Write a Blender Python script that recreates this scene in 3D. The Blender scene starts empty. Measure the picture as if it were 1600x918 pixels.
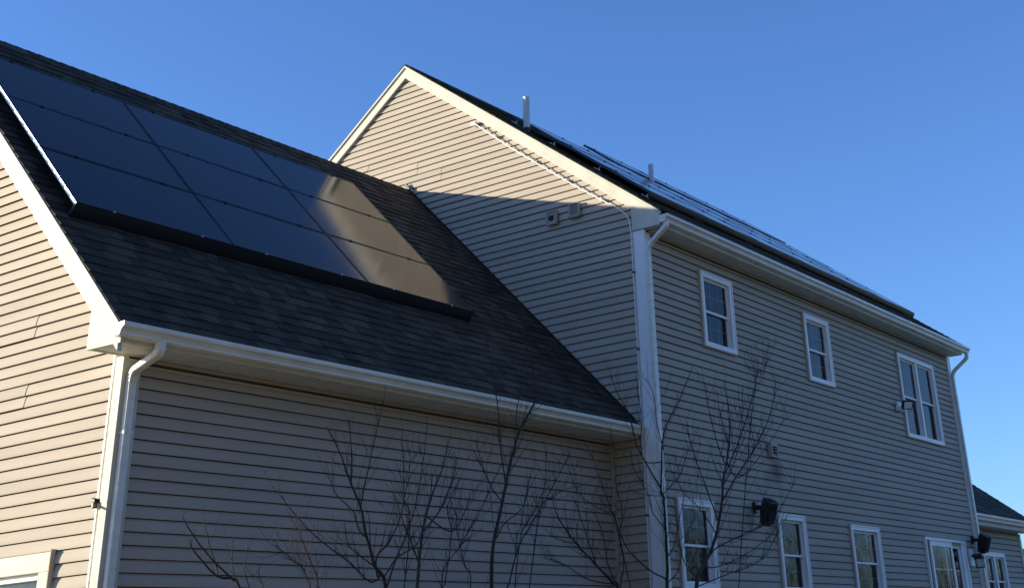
import bpy, bmesh, math, random
from mathutils import Vector, Matrix
random.seed(11)
S = bpy.context.scene
COL = S.collection

# ------------------------------------------------------------------ camera
cd = bpy.data.cameras.new("camera"); cam = bpy.data.objects.new("camera", cd); COL.objects.link(cam)
RT = Vector((0.5503871, -0.8333193, -0.0515064)); UP = Vector((-0.3407528, -0.2805216, 0.8973267)); FW = Vector((0.7622083, 0.4763261, 0.4383513))
cam.matrix_world = Matrix(((RT.x, UP.x, -FW.x, -14.1159), (RT.y, UP.y, -FW.y, -8.70706), (RT.z, UP.z, -FW.z, 1.6), (0, 0, 0, 1)))
cd.sensor_fit = 'HORIZONTAL'; cd.sensor_width = 36.0
cd.lens = 2021.1632 / 1600 * 36
cd.shift_x = (800 - 976.2311) / 1600; cd.shift_y = (50.2473 - 459) / 1600
cd.clip_start = 0.1; cd.clip_end = 2000
S.camera = cam

# ------------------------------------------------------------------ sky, sun, exposure
SUN = Vector((-1.0, 1.53, 0.45)).normalized()          # towards the sun
ELEV = math.asin(SUN.z); AZ = math.atan2(SUN.x, SUN.y)  # AZ clockwise from +Y
W = bpy.data.worlds.new("World"); S.world = W; W.use_nodes = True
wn = W.node_tree; bg = wn.nodes['Background']
sky = wn.nodes.new('ShaderNodeTexSky'); sky.sky_type = 'NISHITA'; sky.sun_disc = False
sky.sun_elevation = ELEV; sky.sun_rotation = AZ
sky.altitude = 0; sky.air_density = 1.0; sky.dust_density = 0.2; sky.ozone_density = 2.5
tint = wn.nodes.new('ShaderNodeVectorMath'); tint.operation = 'MULTIPLY'; tint.inputs[1].default_value = (.62, .87, 1.31)
wn.links.new(sky.outputs[0], tint.inputs[0]); wn.links.new(tint.outputs[0], bg.inputs[0]); bg.inputs[1].default_value = 0.078
sl = bpy.data.lights.new("sun", 'SUN'); so = bpy.data.objects.new("sun", sl); COL.objects.link(so)
sl.energy = 3.35; sl.angle = math.radians(0.53); sl.color = (1.0, 0.89, 0.66)
so.rotation_euler = SUN.to_track_quat('Z', 'Y').to_euler()
S.view_settings.view_transform = 'Standard'; S.view_settings.look = 'None'
S.view_settings.exposure = 1.3; S.view_settings.gamma = 1.0

# ------------------------------------------------------------------ materials
def mat(name, col, rough=0.6, spec=0.5, metal=0.0, bump=0.0, bscale=60, var=0.0, vscale=3, stretch=(1, 1, 1), coat=0.0, ior=None):
    m = bpy.data.materials.new(name); m.use_nodes = True
    n = m.node_tree; b = n.nodes['Principled BSDF']
    b.inputs['Base Color'].default_value = (*col, 1); b.inputs['Roughness'].default_value = rough
    b.inputs['Specular IOR Level'].default_value = spec; b.inputs['Metallic'].default_value = metal
    if coat: b.inputs['Coat Weight'].default_value = coat
    if ior: b.inputs['IOR'].default_value = ior
    g = n.nodes.new('ShaderNodeNewGeometry'); mp = n.nodes.new('ShaderNodeMapping'); mp.inputs['Scale'].default_value = stretch
    n.links.new(g.outputs['Position'], mp.inputs[0])
    if var:
        t = n.nodes.new('ShaderNodeTexNoise'); t.inputs['Scale'].default_value = vscale; t.inputs['Detail'].default_value = 6
        n.links.new(mp.outputs[0], t.inputs['Vector'])
        r = n.nodes.new('ShaderNodeMapRange'); r.inputs['From Min'].default_value = .3; r.inputs['From Max'].default_value = .7
        r.inputs['To Min'].default_value = 1 - var; r.inputs['To Max'].default_value = 1 + var
        n.links.new(t.outputs['Fac'], r.inputs['Value'])
        x = n.nodes.new('ShaderNodeVectorMath'); x.operation = 'SCALE'; x.inputs[0].default_value = col
        n.links.new(r.outputs[0], x.inputs['Scale']); n.links.new(x.outputs[0], b.inputs['Base Color'])
    if bump:
        t2 = n.nodes.new('ShaderNodeTexNoise'); t2.inputs['Scale'].default_value = bscale; t2.inputs['Detail'].default_value = 4
        n.links.new(mp.outputs[0], t2.inputs['Vector'])
        bu = n.nodes.new('ShaderNodeBump'); bu.inputs['Strength'].default_value = bump; bu.inputs['Distance'].default_value = .01
        n.links.new(t2.outputs['Fac'], bu.inputs['Height']); n.links.new(bu.outputs[0], b.inputs['Normal'])
    return m

def siding_mat(name, col, stain=None, stretch=(1, 1, 1)):
    m = mat(name, col, rough=.62, spec=.04, bump=.10, bscale=22, var=.07, vscale=1.6, stretch=stretch)
    n = m.node_tree; b = n.nodes['Principled BSDF']
    src = b.inputs['Base Color'].links[0].from_socket
    # each board a hair lighter or darker
    oi = n.nodes.new('ShaderNodeObjectInfo'); r = n.nodes.new('ShaderNodeMapRange')
    r.inputs['To Min'].default_value = .965; r.inputs['To Max'].default_value = 1.03
    n.links.new(oi.outputs['Random'], r.inputs['Value'])
    x = n.nodes.new('ShaderNodeVectorMath'); x.operation = 'SCALE'
    n.links.new(src, x.inputs[0]); n.links.new(r.outputs[0], x.inputs['Scale'])
    last = x.outputs[0]
    if stain:                                              # soot blown from the dryer vent
        g = n.nodes.new('ShaderNodeNewGeometry')
        for (c, s, k) in stain:
            v = n.nodes.new('ShaderNodeVectorMath'); v.operation = 'SUBTRACT'; v.inputs[1].default_value = c
            n.links.new(g.outputs['Position'], v.inputs[0])
            v2 = n.nodes.new('ShaderNodeVectorMath'); v2.operation = 'MULTIPLY'; v2.inputs[1].default_value = s
            n.links.new(v.outputs[0], v2.inputs[0])
            l = n.nodes.new('ShaderNodeVectorMath'); l.operation = 'LENGTH'; n.links.new(v2.outputs[0], l.inputs[0])
            q = n.nodes.new('ShaderNodeMapRange'); q.interpolation_type = 'SMOOTHERSTEP'
            q.inputs['From Min'].default_value = 0; q.inputs['From Max'].default_value = 1
            q.inputs['To Min'].default_value = k; q.inputs['To Max'].default_value = 1
            n.links.new(l.outputs['Value'], q.inputs['Value'])
            y = n.nodes.new('ShaderNodeVectorMath'); y.operation = 'SCALE'
            n.links.new(last, y.inputs[0]); n.links.new(q.outputs[0], y.inputs['Scale']); last = y.outputs[0]
    n.links.new(last, b.inputs['Base Color'])
    return m

M = {}
SID = (.47, .405, .335)
M['siding_x'] = siding_mat('vinyl_siding_long_wall', SID, stain=[((3.22, 0, 3.95), (3.2, 0, 3.6), .45), ((2.95, 0, 3.88), (3.4, 0, 4.2), .72)], stretch=(.35, 1, 3))
M['siding_y'] = siding_mat('vinyl_siding_gable', SID, stretch=(1, .35, 3))
M['white'] = mat('white_aluminium_trim', (.64, .615, .525), rough=.55, spec=.08, var=.09, vscale=3.5, bump=.05, bscale=7)
M['vinyl'] = mat('white_vinyl', (.86, .86, .85), rough=.4, spec=.45, var=.03, vscale=4)
M['gutter'] = mat('white_painted_gutter', (.74, .72, .65), rough=.35, spec=.5, var=.10, vscale=3.5, stretch=(1, 1, 4))
M['soffit'] = mat('white_soffit', (.66, .64, .58), rough=.55, var=.05)
M['core'] = mat('gap_shade_sheathing', (.010, .010, .011), rough=.95)  # near-black colour paints deep shade into the gaps between siding courses
M['concrete'] = mat('foundation_concrete', (.32, .31, .29), rough=.9, bump=.2, var=.12)
M['black'] = mat('black_plastic', (.012, .012, .013), rough=.45)
M['blackmetal'] = mat('black_anodised_aluminium', (.012, .013, .016), rough=.35, spec=.5)
M['alu'] = mat('bare_aluminium', (.72, .71, .68), rough=.35, metal=.6)
M['pvc'] = mat('white_pvc', (.62, .63, .64), rough=.45, var=.06, vscale=8)
M['lens'] = mat('frosted_lens', (.75, .74, .66), rough=.3)
M['bark'] = mat('bark', (.034, .028, .024), rough=.85, var=.25, vscale=12, bump=.3, bscale=50)
M['twig'] = mat('twig_bark', (.030, .023, .020), rough=.8, var=.25, vscale=10)
M['flash'] = mat('dark_flashing', (.03, .031, .034), rough=.4, metal=.4)
M['grey'] = mat('taupe_vent_plastic', (.36, .32, .28), rough=.5)
M['gridbar'] = mat('grille_bar', (.20, .20, .19), rough=.5)
M['dark'] = mat('dark_interior', (.018, .018, .018), rough=.9)
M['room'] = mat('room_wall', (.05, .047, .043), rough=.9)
M['curtain'] = mat('curtain_cloth', (.13, .11, .095), rough=.9, var=.1, vscale=6)
M['lawn'] = mat('winter_lawn', (.29, .24, .145), rough=.95, var=.3, vscale=.6, bump=.5, bscale=30)
M['bounce_cut'] = mat('added_dark_ground', (.028, .022, .018), rough=.95, bump=.8, bscale=45, var=.4, vscale=14)  # dark ground colour for the added bed that cuts bounce light
M['wood'] = mat('bare_wood_mass', (.036, .032, .024), rough=.95, var=.3, vscale=2)

def shingle_mat():
    m = bpy.data.materials.new('asphalt_shingle'); m.use_nodes = True
    n = m.node_tree; b = n.nodes['Principled BSDF']; b.inputs['Roughness'].default_value = .88; b.inputs['Specular IOR Level'].default_value = .25
    g = n.nodes.new('ShaderNodeNewGeometry'); oi = n.nodes.new('ShaderNodeObjectInfo')
    a = n.nodes.new('ShaderNodeMath'); a.operation = 'ADD'; n.links.new(g.outputs['Random Per Island'], a.inputs[0]); n.links.new(oi.outputs['Random'], a.inputs[1])
    f = n.nodes.new('ShaderNodeMath'); f.operation = 'FRACT'; n.links.new(a.outputs[0], f.inputs[0])
    cr = n.nodes.new('ShaderNodeValToRGB'); e = cr.color_ramp.elements
    e[0].position = 0; e[0].color = (.033, .028, .022, 1); e[1].position = 1; e[1].color = (.092, .077, .057, 1)
    e.new(.45).color = (.050, .042, .032, 1); e.new(.75).color = (.066, .055, .041, 1)
    n.links.new(f.outputs[0], cr.inputs[0])
    t = n.nodes.new('ShaderNodeTexNoise'); t.inputs['Scale'].default_value = 260; t.inputs['Detail'].default_value = 3
    n.links.new(g.outputs['Position'], t.inputs['Vector'])
    r = n.nodes.new('ShaderNodeMapRange'); r.inputs['From Min'].default_value = .3; r.inputs['From Max'].default_value = .7; r.inputs['To Min'].default_value = .55; r.inputs['To Max'].default_value = 1.5
    n.links.new(t.outputs['Fac'], r.inputs['Value'])
    x = n.nodes.new('ShaderNodeVectorMath'); x.operation = 'SCALE'; n.links.new(cr.outputs[0], x.inputs[0]); n.links.new(r.outputs[0], x.inputs['Scale'])
    n.links.new(x.outputs[0], b.inputs['Base Color'])
    bu = n.nodes.new('ShaderNodeBump'); bu.inputs['Strength'].default_value = .5; bu.inputs['Distance'].default_value = .004
    n.links.new(t.outputs['Fac'], bu.inputs['Height']); n.links.new(bu.outputs[0], b.inputs['Normal'])
    return m
M['shingle'] = shingle_mat()

def panel_mat():
    m = bpy.data.materials.new('solar_glass'); m.use_nodes = True
    n = m.node_tree; b = n.nodes['Principled BSDF']
    b.inputs['Base Color'].default_value = (.004, .005, .009, 1); b.inputs['Roughness'].default_value = .075; b.inputs['IOR'].default_value = 1.37
    g = n.nodes.new('ShaderNodeNewGeometry'); t = n.nodes.new('ShaderNodeTexNoise'); t.inputs['Scale'].default_value = 2.2; t.inputs['Detail'].default_value = 5
    n.links.new(g.outputs['Position'], t.inputs['Vector'])
    r = n.nodes.new('ShaderNodeMapRange'); r.inputs['To Min'].default_value = .09; r.inputs['To Max'].default_value = .125
    n.links.new(t.outputs['Fac'], r.inputs['Value']); n.links.new(r.outputs[0], b.inputs['Roughness'])
    bu = n.nodes.new('ShaderNodeBump'); bu.inputs['Strength'].default_value = .006; bu.inputs['Distance'].default_value = .02
    n.links.new(t.outputs['Fac'], bu.inputs['Height']); n.links.new(bu.outputs[0], b.inputs['Normal'])
    return m
M['solar'] = panel_mat()

def glass_mat(name, tint=(.9, .93, .92), wav=.05):
    m = bpy.data.materials.new(name); m.use_nodes = True
    n = m.node_tree; n.nodes.remove(n.nodes['Principled BSDF']); out = n.nodes['Material Output']
    tr = n.nodes.new('ShaderNodeBsdfTransparent'); tr.inputs[0].default_value = (*tint, 1)
    gl = n.nodes.new('ShaderNodeBsdfGlossy'); gl.inputs['Roughness'].default_value = .01
    fr = n.nodes.new('ShaderNodeFresnel'); fr.inputs['IOR'].default_value = 1.34
    mx = n.nodes.new('ShaderNodeMixShader')
    g = n.nodes.new('ShaderNodeNewGeometry')
    t = n.nodes.new('ShaderNodeTexNoise'); t.inputs['Scale'].default_value = 3.5; t.inputs['Detail'].default_value = 2
    n.links.new(g.outputs['Position'], t.inputs['Vector'])
    bu = n.nodes.new('ShaderNodeBump'); bu.inputs['Strength'].default_value = wav; bu.inputs['Distance'].default_value = .1
    n.links.new(t.outputs['Fac'], bu.inputs['Height'])
    n.links.new(bu.outputs[0], gl.inputs['Normal']); n.links.new(bu.outputs[0], fr.inputs['Normal'])
    n.links.new(fr.outputs[0], mx.inputs[0]); n.links.new(tr.outputs[0], mx.inputs[1]); n.links.new(gl.outputs[0], mx.inputs[2])
    n.links.new(mx.outputs[0], out.inputs[0])
    return m
M['glass'] = glass_mat('window_glass')
M['jar'] = glass_mat('lantern_glass', wav=.02)

# ------------------------------------------------------------------ mesh helpers
def tag(o, label=None, cat=None, group=None, kind=None):
    if label: o['label'] = label
    if cat: o['category'] = cat
    if group: o['group'] = group
    if kind: o['kind'] = kind
    return o

def empty(name, loc, label=None, cat=None, group=None):
    o = bpy.data.objects.new(name, None); o.location = loc; o.empty_display_size = .2; COL.objects.link(o)
    return tag(o, label, cat, group)

def root_loc(o):
    v = Vector((0, 0, 0))
    while o is not None:
        v += o.location; o = o.parent
    return v

class MB:
    def __init__(s): s.v = []; s.f = []
    def add(s, vs, fs):
        k = len(s.v); s.v += [tuple(p) for p in vs]; s.f += [tuple(i + k for i in f) for f in fs]; return s
    def box(s, x0, x1, y0, y1, z0, z1):
        return s.add([(x0,y0,z0),(x1,y0,z0),(x1,y1,z0),(x0,y1,z0),(x0,y0,z1),(x1,y0,z1),(x1,y1,z1),(x0,y1,z1)],
                     [(0,3,2,1),(4,5,6,7),(0,1,5,4),(1,2,6,5),(2,3,7,6),(3,0,4,7)])
    def hexa(s, p):                                        # 8 corners: bottom 0-3, top 4-7
        return s.add(p, [(0,3,2,1),(4,5,6,7),(0,1,5,4),(1,2,6,5),(2,3,7,6),(3,0,4,7)])
    def loft(s, rings, closed=True, caps=True):
        k = len(rings[0]); vs = [p for r in rings for p in r]; fs = []
        for i in range(len(rings) - 1):
            for j in range(k if closed else k - 1):
                a = i * k + j; b = i * k + (j + 1) % k
                fs.append((a, b, b + k, a + k))
        if caps and closed:
            fs.append(tuple(range(k - 1, -1, -1))); fs.append(tuple((len(rings) - 1) * k + j for j in range(k)))
        return s.add(vs, fs)
    def tube(s, pts, rad, sides=6, caps=True, flat=None):
        pts = [Vector(p) for p in pts]; rings = []
        n = len(pts); rad = rad if isinstance(rad, (list, tuple)) else [rad] * n
        up = Vector((0.13, 0.27, 1)).normalized(); prev = None
        for i, p in enumerate(pts):
            d = (pts[min(i + 1, n - 1)] - pts[max(i - 1, 0)]).normalized()
            if prev is None:
                a = d.cross(up)
                if a.length < 1e-3: a = d.cross(Vector((1, 0, 0)))
                a.normalize()
            else:
                a = (prev - d * prev.dot(d)).normalized()
            prev = a; b = d.cross(a)
            rings.append([p + (a * math.cos(2 * math.pi * k / sides) + b * math.sin(2 * math.pi * k / sides)) * rad[i] for k in range(sides)])
        return s.loft(rings, True, caps)
    def sweep(s, pts, w, dref, t):                          # rectangular pipe w across (along dref) by t
        pts = [Vector(p) for p in pts]; n = len(pts); rings = []; A = Vector(dref).normalized()
        for i, p in enumerate(pts):
            if 0 < i < n - 1:
                d1 = (p - pts[i-1]).normalized(); d2 = (pts[i+1] - p).normalized(); d = (d1 + d2).normalized(); k = 1 / max(.5, d.dot(d1))
            else:
                d = (pts[min(i+1, n-1)] - pts[max(i-1, 0)]).normalized(); k = 1
            a = (A - d * A.dot(d)).normalized(); b = d.cross(a) * k
            c = .25
            prof = [(-1, -1 + c), (-1 + c, -1), (1 - c, -1), (1, -1 + c), (1, 1 - c), (1 - c, 1), (-1 + c, 1), (-1, 1 - c)]
            rings.append([p + a * (u * w / 2) + b * (v * t / 2) for u, v in prof])
        return s.loft(rings)
    def build(s, name, m, parent=None, label=None, cat=None, group=None, kind=None, loc=None, smooth=False, shade=None):
        me = bpy.data.meshes.new(name)
        off = root_loc(parent) if parent is not None else Vector(loc or (0, 0, 0))
        me.from_pydata([tuple(Vector(p) - off) for p in s.v], [], s.f); me.update()
        if name == 'pane':
            me.materials.append(M[m]); o = bpy.data.objects.new(name, me); COL.objects.link(o); o.parent = parent; return o
        bm = bmesh.new(); bm.from_mesh(me); bmesh.ops.recalc_face_normals(bm, faces=bm.faces)
        if smooth:
            for f in bm.faces: f.smooth = True
        bm.to_mesh(me); bm.free()
        if smooth: me.set_sharp_from_angle(angle=math.radians(35))
        me.materials.append(M[m] if isinstance(m, str) else m)
        o = bpy.data.objects.new(name, me); COL.objects.link(o)
        if parent is not None: o.parent = parent
        else: o.location = off
        return tag(o, label, cat, group, kind)

E_ = .1016                                               # siding exposure
PROF = [(.0298, .0), (.0306, .004), (.0290, .028), (.0258, .050), (.0205, .071), (.0138, .088), (.0098, .0968)]

def board(kind, plane, z0, a, b, parent, lift=0.0, mname=None):
    plane += .028
    """one course of lap siding; kind 'x': wall facing -y at y=plane running along x; kind 'y': wall facing -x at x=plane running along y"""
    if b - a < .03: return
    n = max(1, int((b - a) / .9)); mb = MB(); rings = []
    for i in range(n + 1):
        t = a + (b - a) * i / n
        jd = random.uniform(-.0007, .0007) if 0 < i < n else 0; jz = random.uniform(-.0008, .0008) if 0 < i < n else 0
        ring = []
        for (d, h) in [(.0268, .0030)] + PROF:
            dd = d + lift + (jd if d > .004 else 0)
            ring.append((t, plane - dd, z0 + h + jz) if kind == 'x' else (plane - dd, t, z0 + h + jz))
        rings.append(ring)
    mb.loft(rings, closed=False, caps=False)                # vinyl is a thin hooked sheet, hollow behind
    o = mb.build('siding_board', mname or ('siding_x' if kind == 'x' else 'siding_y'), parent, smooth=True)
    return o

def gutter(parent, xa, xb, yback, ztop, name='gutter'):
    prof = [(0, 0), (0, -.098), (.066, -.098), (.082, -.088), (.084, -.070), (.098, -.045), (.124, -.030), (.127, -.012), (.127, .006), (.112, .006), (.112, -.006),
            (.118, -.008), (.118, -.024), (.092, -.040), (.078, -.066), (.074, -.084), (.064, -.092), (.006, -.092), (.006, 0)]
    mb = MB(); xs = [xa + .002] + [xa + .002 + (xb - xa - .004) * i / 8 for i in range(1, 9)]
    rings = []
    for i, x in enumerate(xs):
        j = random.uniform(-.0025, .0025) if 0 < i < 8 else 0
        rings.append([(x, yback - d, ztop + h + j) for d, h in prof])
    mb.loft(rings)
    g = mb.build(name, 'gutter', parent)
    xs_ = xa + 2.6
    while xs_ < xb - .8:                                   # lapped joints
        c = MB(); c.loft([[(x, yback - d * 1.012 - .0006, ztop + h - .001) for d, h in prof[1:9]] for x in (xs_, xs_ + .05)], closed=False, caps=False); c.build('lap_joint', 'gutter', g); xs_ += 3.05
    for x0, x1 in ((xa - .002, xa + .001), (xb - .001, xb + .002)):
        c = MB(); c.loft([[(x, yback - d, ztop + h) for d, h in prof[:9]] for x in (x0, x1)])
        c.build('end_cap', 'gutter', g)
    return g

def downspout(parent, pts, width_dir=(1, 0, 0)):
    P = [Vector(p) for p in pts]
    def rnd(P):                                            # round the two elbows into short crimped bends
        out = [P[0]]
        for i in range(1, len(P) - 1):
            a, b, c = P[i-1], P[i], P[i+1]; r = min(.095, (a - b).length * .45, (c - b).length * .45)
            p0 = b + (a - b).normalized() * r; p2 = b + (c - b).normalized() * r
            for k in range(6):
                t = k / 5; out.append(p0 * (1 - t) ** 2 + b * 2 * t * (1 - t) + p2 * t * t)
        out.append(P[-1]); return out
    mb = MB(); mb.sweep(rnd(P), .076, width_dir, .055)
    d = mb.build('downspout', 'gutter', parent)
    z = P[-2].z - .5
    while z > P[-1].z + .3:
        b = MB(); x, y = P[-1].x, P[-1].y
        b.box(x - .046, x + .046, y - .031, y + .029, z, z + .022); b.build('strap', 'gutter', d); z -= 1.6
    for i in range(1, len(P) - 1):                         # crimp ribs at the elbows
        a, b_, c = P[i-1], P[i], P[i+1]
        for k in range(5):
            t = .12 + .19 * k; r = .095
            p0 = b_ + (a - b_).normalized() * r; p2 = b_ + (c - b_).normalized() * r
            p = p0 * (1 - t) ** 2 + b_ * 2 * t * (1 - t) + p2 * t * t
            tt = ((b_ - p0) * (1 - t) + (p2 - b_) * t).normalized()
            rb = MB(); rb.sweep([p - tt * .004, p + tt * .004], .082, width_dir, .061); rb.build('crimp', 'gutter', d)
    return d

# roof frames -------------------------------------------------------
class Roof:
    def __init__(s, y0, z0, slope): s.y0, s.z0, s.s = y0, z0, slope; L = math.hypot(1, slope); s.c, s.n = 1 / L, slope / L
    def p(s, x, t, h=0): return Vector((x, s.y0 + t * s.c - h * s.n, s.z0 + t * s.n + h * s.c))
    def z(s, y): return s.z0 + (y - s.y0) * s.s
GR = Roof(.239, 4.279, 1.0174); GRIDGE_Y = 4.163; GT = (GRIDGE_Y - .239) / GR.c
MR = Roof(-.2866, 6.9677, .7522); MRIDGE_Y = 4.2698; MT = (MRIDGE_Y + .2866) / MR.c

def shingle_tab(mb, R, x0, x1, t, ex, thick, drop=.0, flip=None):
    a = [R.p(x0, t - drop, .004), R.p(x1, t - drop, .004), R.p(x1, t + ex + .012, .001), R.p(x0, t + ex + .012, .001)]
    b = [R.p(x0, t - drop, .006 + thick), R.p(x1, t - drop, .006 + thick), R.p(x1, t + ex + .012, .004), R.p(x0, t + ex + .012, .004)]
    if flip is not None:
        a = [Vector((p.x, 2 * flip - p.y, p.z)) for p in a]; b = [Vector((p.x, 2 * flip - p.y, p.z)) for p in b]
    mb.hexa([*a, *b])

def slab(R, x0, x1, ta, tb, h0, h1, name, m, parent, flip=None):
    p = [R.p(x0, ta, h0), R.p(x1, ta, h0), R.p(x1, tb, h0), R.p(x0, tb, h0), R.p(x0, ta, h1), R.p(x1, ta, h1), R.p(x1, tb, h1), R.p(x0, tb, h1)]
    if flip is not None: p = [Vector((q.x, 2 * flip - q.y, q.z)) for q in p]
    return MB().hexa(p).build(name, m, parent)

# ------------------------------------------------------------------ ground and distance
MB().add([(-500,-500,0),(500,-500,0),(500,500,0),(-500,500,0)], [(0,1,2,3)]).build('ground', 'lawn', kind='structure')
MB().add([(-7.6,-5.6,.02),(-.2,-5.6,.02),(11.2,-2.2,.02),(11.2,.02,.02),(0,.02,.02),(0,.66,.02),(-7.27,.66,.02),(-7.6,.66,.02)], [(0,1,2,3,4,5,6,7)]).build('bounce_cut_bed', 'bounce_cut', kind='structure')  # unseen dark bed, added to cut ground bounce onto the garage wall

# ------------------------------------------------------------------ window builder (walls facing -y)
def window(parent, x0, x1, z0, z1, yw=0.0, units=1, muntin=True, curtain=0, name='window', jlip=True, topw=.078):
    cw = .085
    mb = MB()                                               # J-channel ring + jamb liner: the window's own mesh
    for (a, b, c, d) in ((x0 - .012, x0, z0 - .012, z1 + .012), (x1, x1 + .012, z0 - .012, z1 + .012), (x0, x1, z1, z1 + .012), (x0, x1, z0 - .012, z0)):
        mb.box(a, b, yw - .022, yw + .0, c, d)
    w = mb.build(name, 'siding_x', parent)
    def fr(nm, a, b, c, d, y0, y1, m='vinyl'):
        q = MB(); q.box(a, b, y0, y1, c, d)
        o = q.build(nm, m, w); bevel(o, .004); return o
    fr('casing', x0, x0 + cw, z0 + .07, z1 - topw, yw - .034, yw + .066)
    fr('casing', x1 - cw, x1, z0 + .07, z1 - topw, yw - .034, yw + .066)
    fr('casing', x0, x1, z1 - topw, z1, yw - .036, yw + .066)
    fr('sill', x0, x1, z0, z0 + .07, yw - .042, yw + .066)
    # backband: raised outer edge of the casing
    for (a, b, c, d) in ((x0 - .002, x0 + .022, z0, z1), (x1 - .022, x1 + .002, z0, z1), (x0 + .022, x1 - .022, z1 - .022, z1 + .002)):
        fr('backband', a, b, c, d, yw - .046, yw - .03)
    ix0, ix1 = x0 + cw, x1 - cw; iz0, iz1 = z0 + .07, z1 - topw; mull = .075
    uw = (ix1 - ix0 - mull * (units - 1)) / units; zm = (iz0 + iz1) / 2 - .01
    for k in range(units):
        a = ix0 + k * (uw + mull); b = a + uw
        if k: fr('mullion', a - mull, a, iz0, iz1, yw - .030, yw + .066)
        for (nm, c, d, y) in (('sash', zm - .016, iz1, yw + .014), ('sash', iz0, zm + .016, yw + .040)):
            q = MB(); sw = .028
            q.box(a, a + sw, y, y + .024, c, d); q.box(b - sw, b, y, y + .024, c, d)
            q.box(a + sw, b - sw, y, y + .024, d - .030, d); q.box(a + sw, b - sw, y, y + .024, c, c + .030)
            q.build(nm, 'vinyl', w)
            g = MB(); g.add([(a + sw, y + .012, c + .036), (b - sw, y + .012, c + .036), (b - sw, y + .012, d - .036), (a + sw, y + .012, d - .036)], [(0, 1, 2, 3)])
            g.build('pane', 'glass', w)
            if muntin:
                zc = (c + d) / 2
                for j in (1, 2):
                    xm = a + sw + (uw - 2 * sw) * j / 3
                    MB().box(xm - .006, xm + .006, y + .015, y + .020, c + .036, d - .036).build('muntin', 'gridbar', w)
                MB().box(a + sw, b - sw, y + .016, y + .021, zc - .006, zc + .006).build('muntin', 'gridbar', w)
        if curtain:                                          # cloth hanging just inside
            q = MB(); rows = []
            ca, cb = (a, b) if curtain == 1 else ((a, a + uw * .55) if curtain == 2 else (a + uw * .3, b))
            N = 26
            for zz in (iz0 - .05, iz1 + .02):
                rows.append([(ca + (cb - ca) * i / N, yw + .13 + .022 * math.sin(i * 1.7 + k) + .01 * math.sin(i * .6), zz) for i in range(N + 1)])
            q.loft(rows, closed=False, caps=False); q.build('curtain', 'curtain', w, smooth=True)
    # the room behind, an open box
    q = MB(); X0, X1, Y0, Y1, Z0, Z1 = x0 + .02, x1 - .02, yw + .068, yw + 1.2, z0 + .02, z1 - .02
    q.add([(X0,Y0,Z0),(X1,Y0,Z0),(X1,Y1,Z0),(X0,Y1,Z0),(X0,Y0,Z1),(X1,Y0,Z1),(X1,Y1,Z1),(X0,Y1,Z1)], [(0,3,2,1),(4,5,6,7),(1,2,6,5),(2,3,7,6),(3,0,4,7)])
    q.build('room_niche', 'room', w)
    return w

def bevel(o, w=.004, seg=1):
    m = o.modifiers.new('bevel', 'BEVEL'); m.width = w; m.segments = seg; m.limit_method = 'ANGLE'; return o

# ================================================================== MAIN HOUSE
H = empty('house', (0, 0, 0), 'tall two storey house with taupe lap siding, white trim and a steep sunlit gable', 'house')
LM = 11.21
PH = .066                                                    # phase of the siding courses
PHG = 7.081 % E_
wins = [dict(x0=1.382, x1=2.280, z0=5.442, z1=6.497, curtain=0), dict(x0=4.605, x1=5.518, z0=5.413, z1=6.469, curtain=1),
        dict(x0=8.404, x1=10.162, z0=4.944, z1=6.424, units=2, muntin=False, curtain=0),
        dict(x0=.381, x1=1.256, z0=2.375, z1=3.421), dict(x0=3.040, x1=3.897, z0=2.345, z1=3.385, curtain=2), dict(x0=5.458, x1=6.548, z0=2.31, z1=3.352)]
SLD = (8.50, 10.455, 1.26, 3.303)
holes = [(w['x0'], w['x1'], w['z0'], w['z1']) for w in wins] + [SLD]
# sheathing body behind the boards (a prism), open holes are shallow niches in front of it
body = MB()
g = lambda y: MR.z(min(y, 2 * MRIDGE_Y - y)) - .10
sec = [(0.0, .9), (0.0, g(0)), (MRIDGE_Y, g(MRIDGE_Y)), (2 * MRIDGE_Y, g(0)), (2 * MRIDGE_Y, .9)]
# the long wall sits 1.25 m back where windows cut it: build the core from y=1.3 and close the wall strips between openings
body.loft([[(x, max(y, 1.3) if z < 6.9 and y < 1 else y, z) for y, z in sec] for x in (.032, LM - .012)])
body.build('wall_core', 'core', H)
def wall_strips(parent, x0, x1, z0, z1, hs, y0, y1, name='sheathing'):
    zs = sorted({z0, z1, *[min(max(h[2], z0), z1) for h in hs], *[min(max(h[3], z0), z1) for h in hs]}); mb = MB()
    for a, b in zip(zs, zs[1:]):
        if b - a < 1e-4: continue
        cut = sorted((h[0] + .03, h[1] - .03) for h in hs if h[2] + .001 < (a + b) / 2 < h[3] - .001); cur = x0
        for c, d in cut:
            if c > cur: mb.box(cur, c, y0, y1, a, b)
            cur = d
        if cur < x1: mb.box(cur, x1, y0, y1, a, b)
    return mb.build(name, 'core', parent)
wall_strips(H, .002, LM - .002, .9, 6.70, [(h[0], h[1], h[2] + .03, h[3] - .03) for h in holes], .030, .056)
MB().box(.032, .06, .06, 1.29, .9, 6.85).build('sheathing', 'core', H)
MB().box(LM - .05, LM - .002, .06, 1.29, .9, 6.85).build('sheathing', 'core', H)
MB().box(.03, LM - .03, .03, 2 * MRIDGE_Y, 0, .92).build('foundation', 'concrete', H)

# long wall courses, cut round the openings
k = 0
z = 1.0 + PH - (1.0 % E_)
while z < 6.66:
    cut = sorted((h[0] - .004, h[1] + .004) for h in holes if z + .114 > h[2] + .066 and z < h[3] - .088)
    cur = .10
    for c, d in cut:
        board('x', 0.0, z, cur, c, H); cur = d
    board('x', 0.0, z, cur, LM - .11, H)
    z += E_
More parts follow.
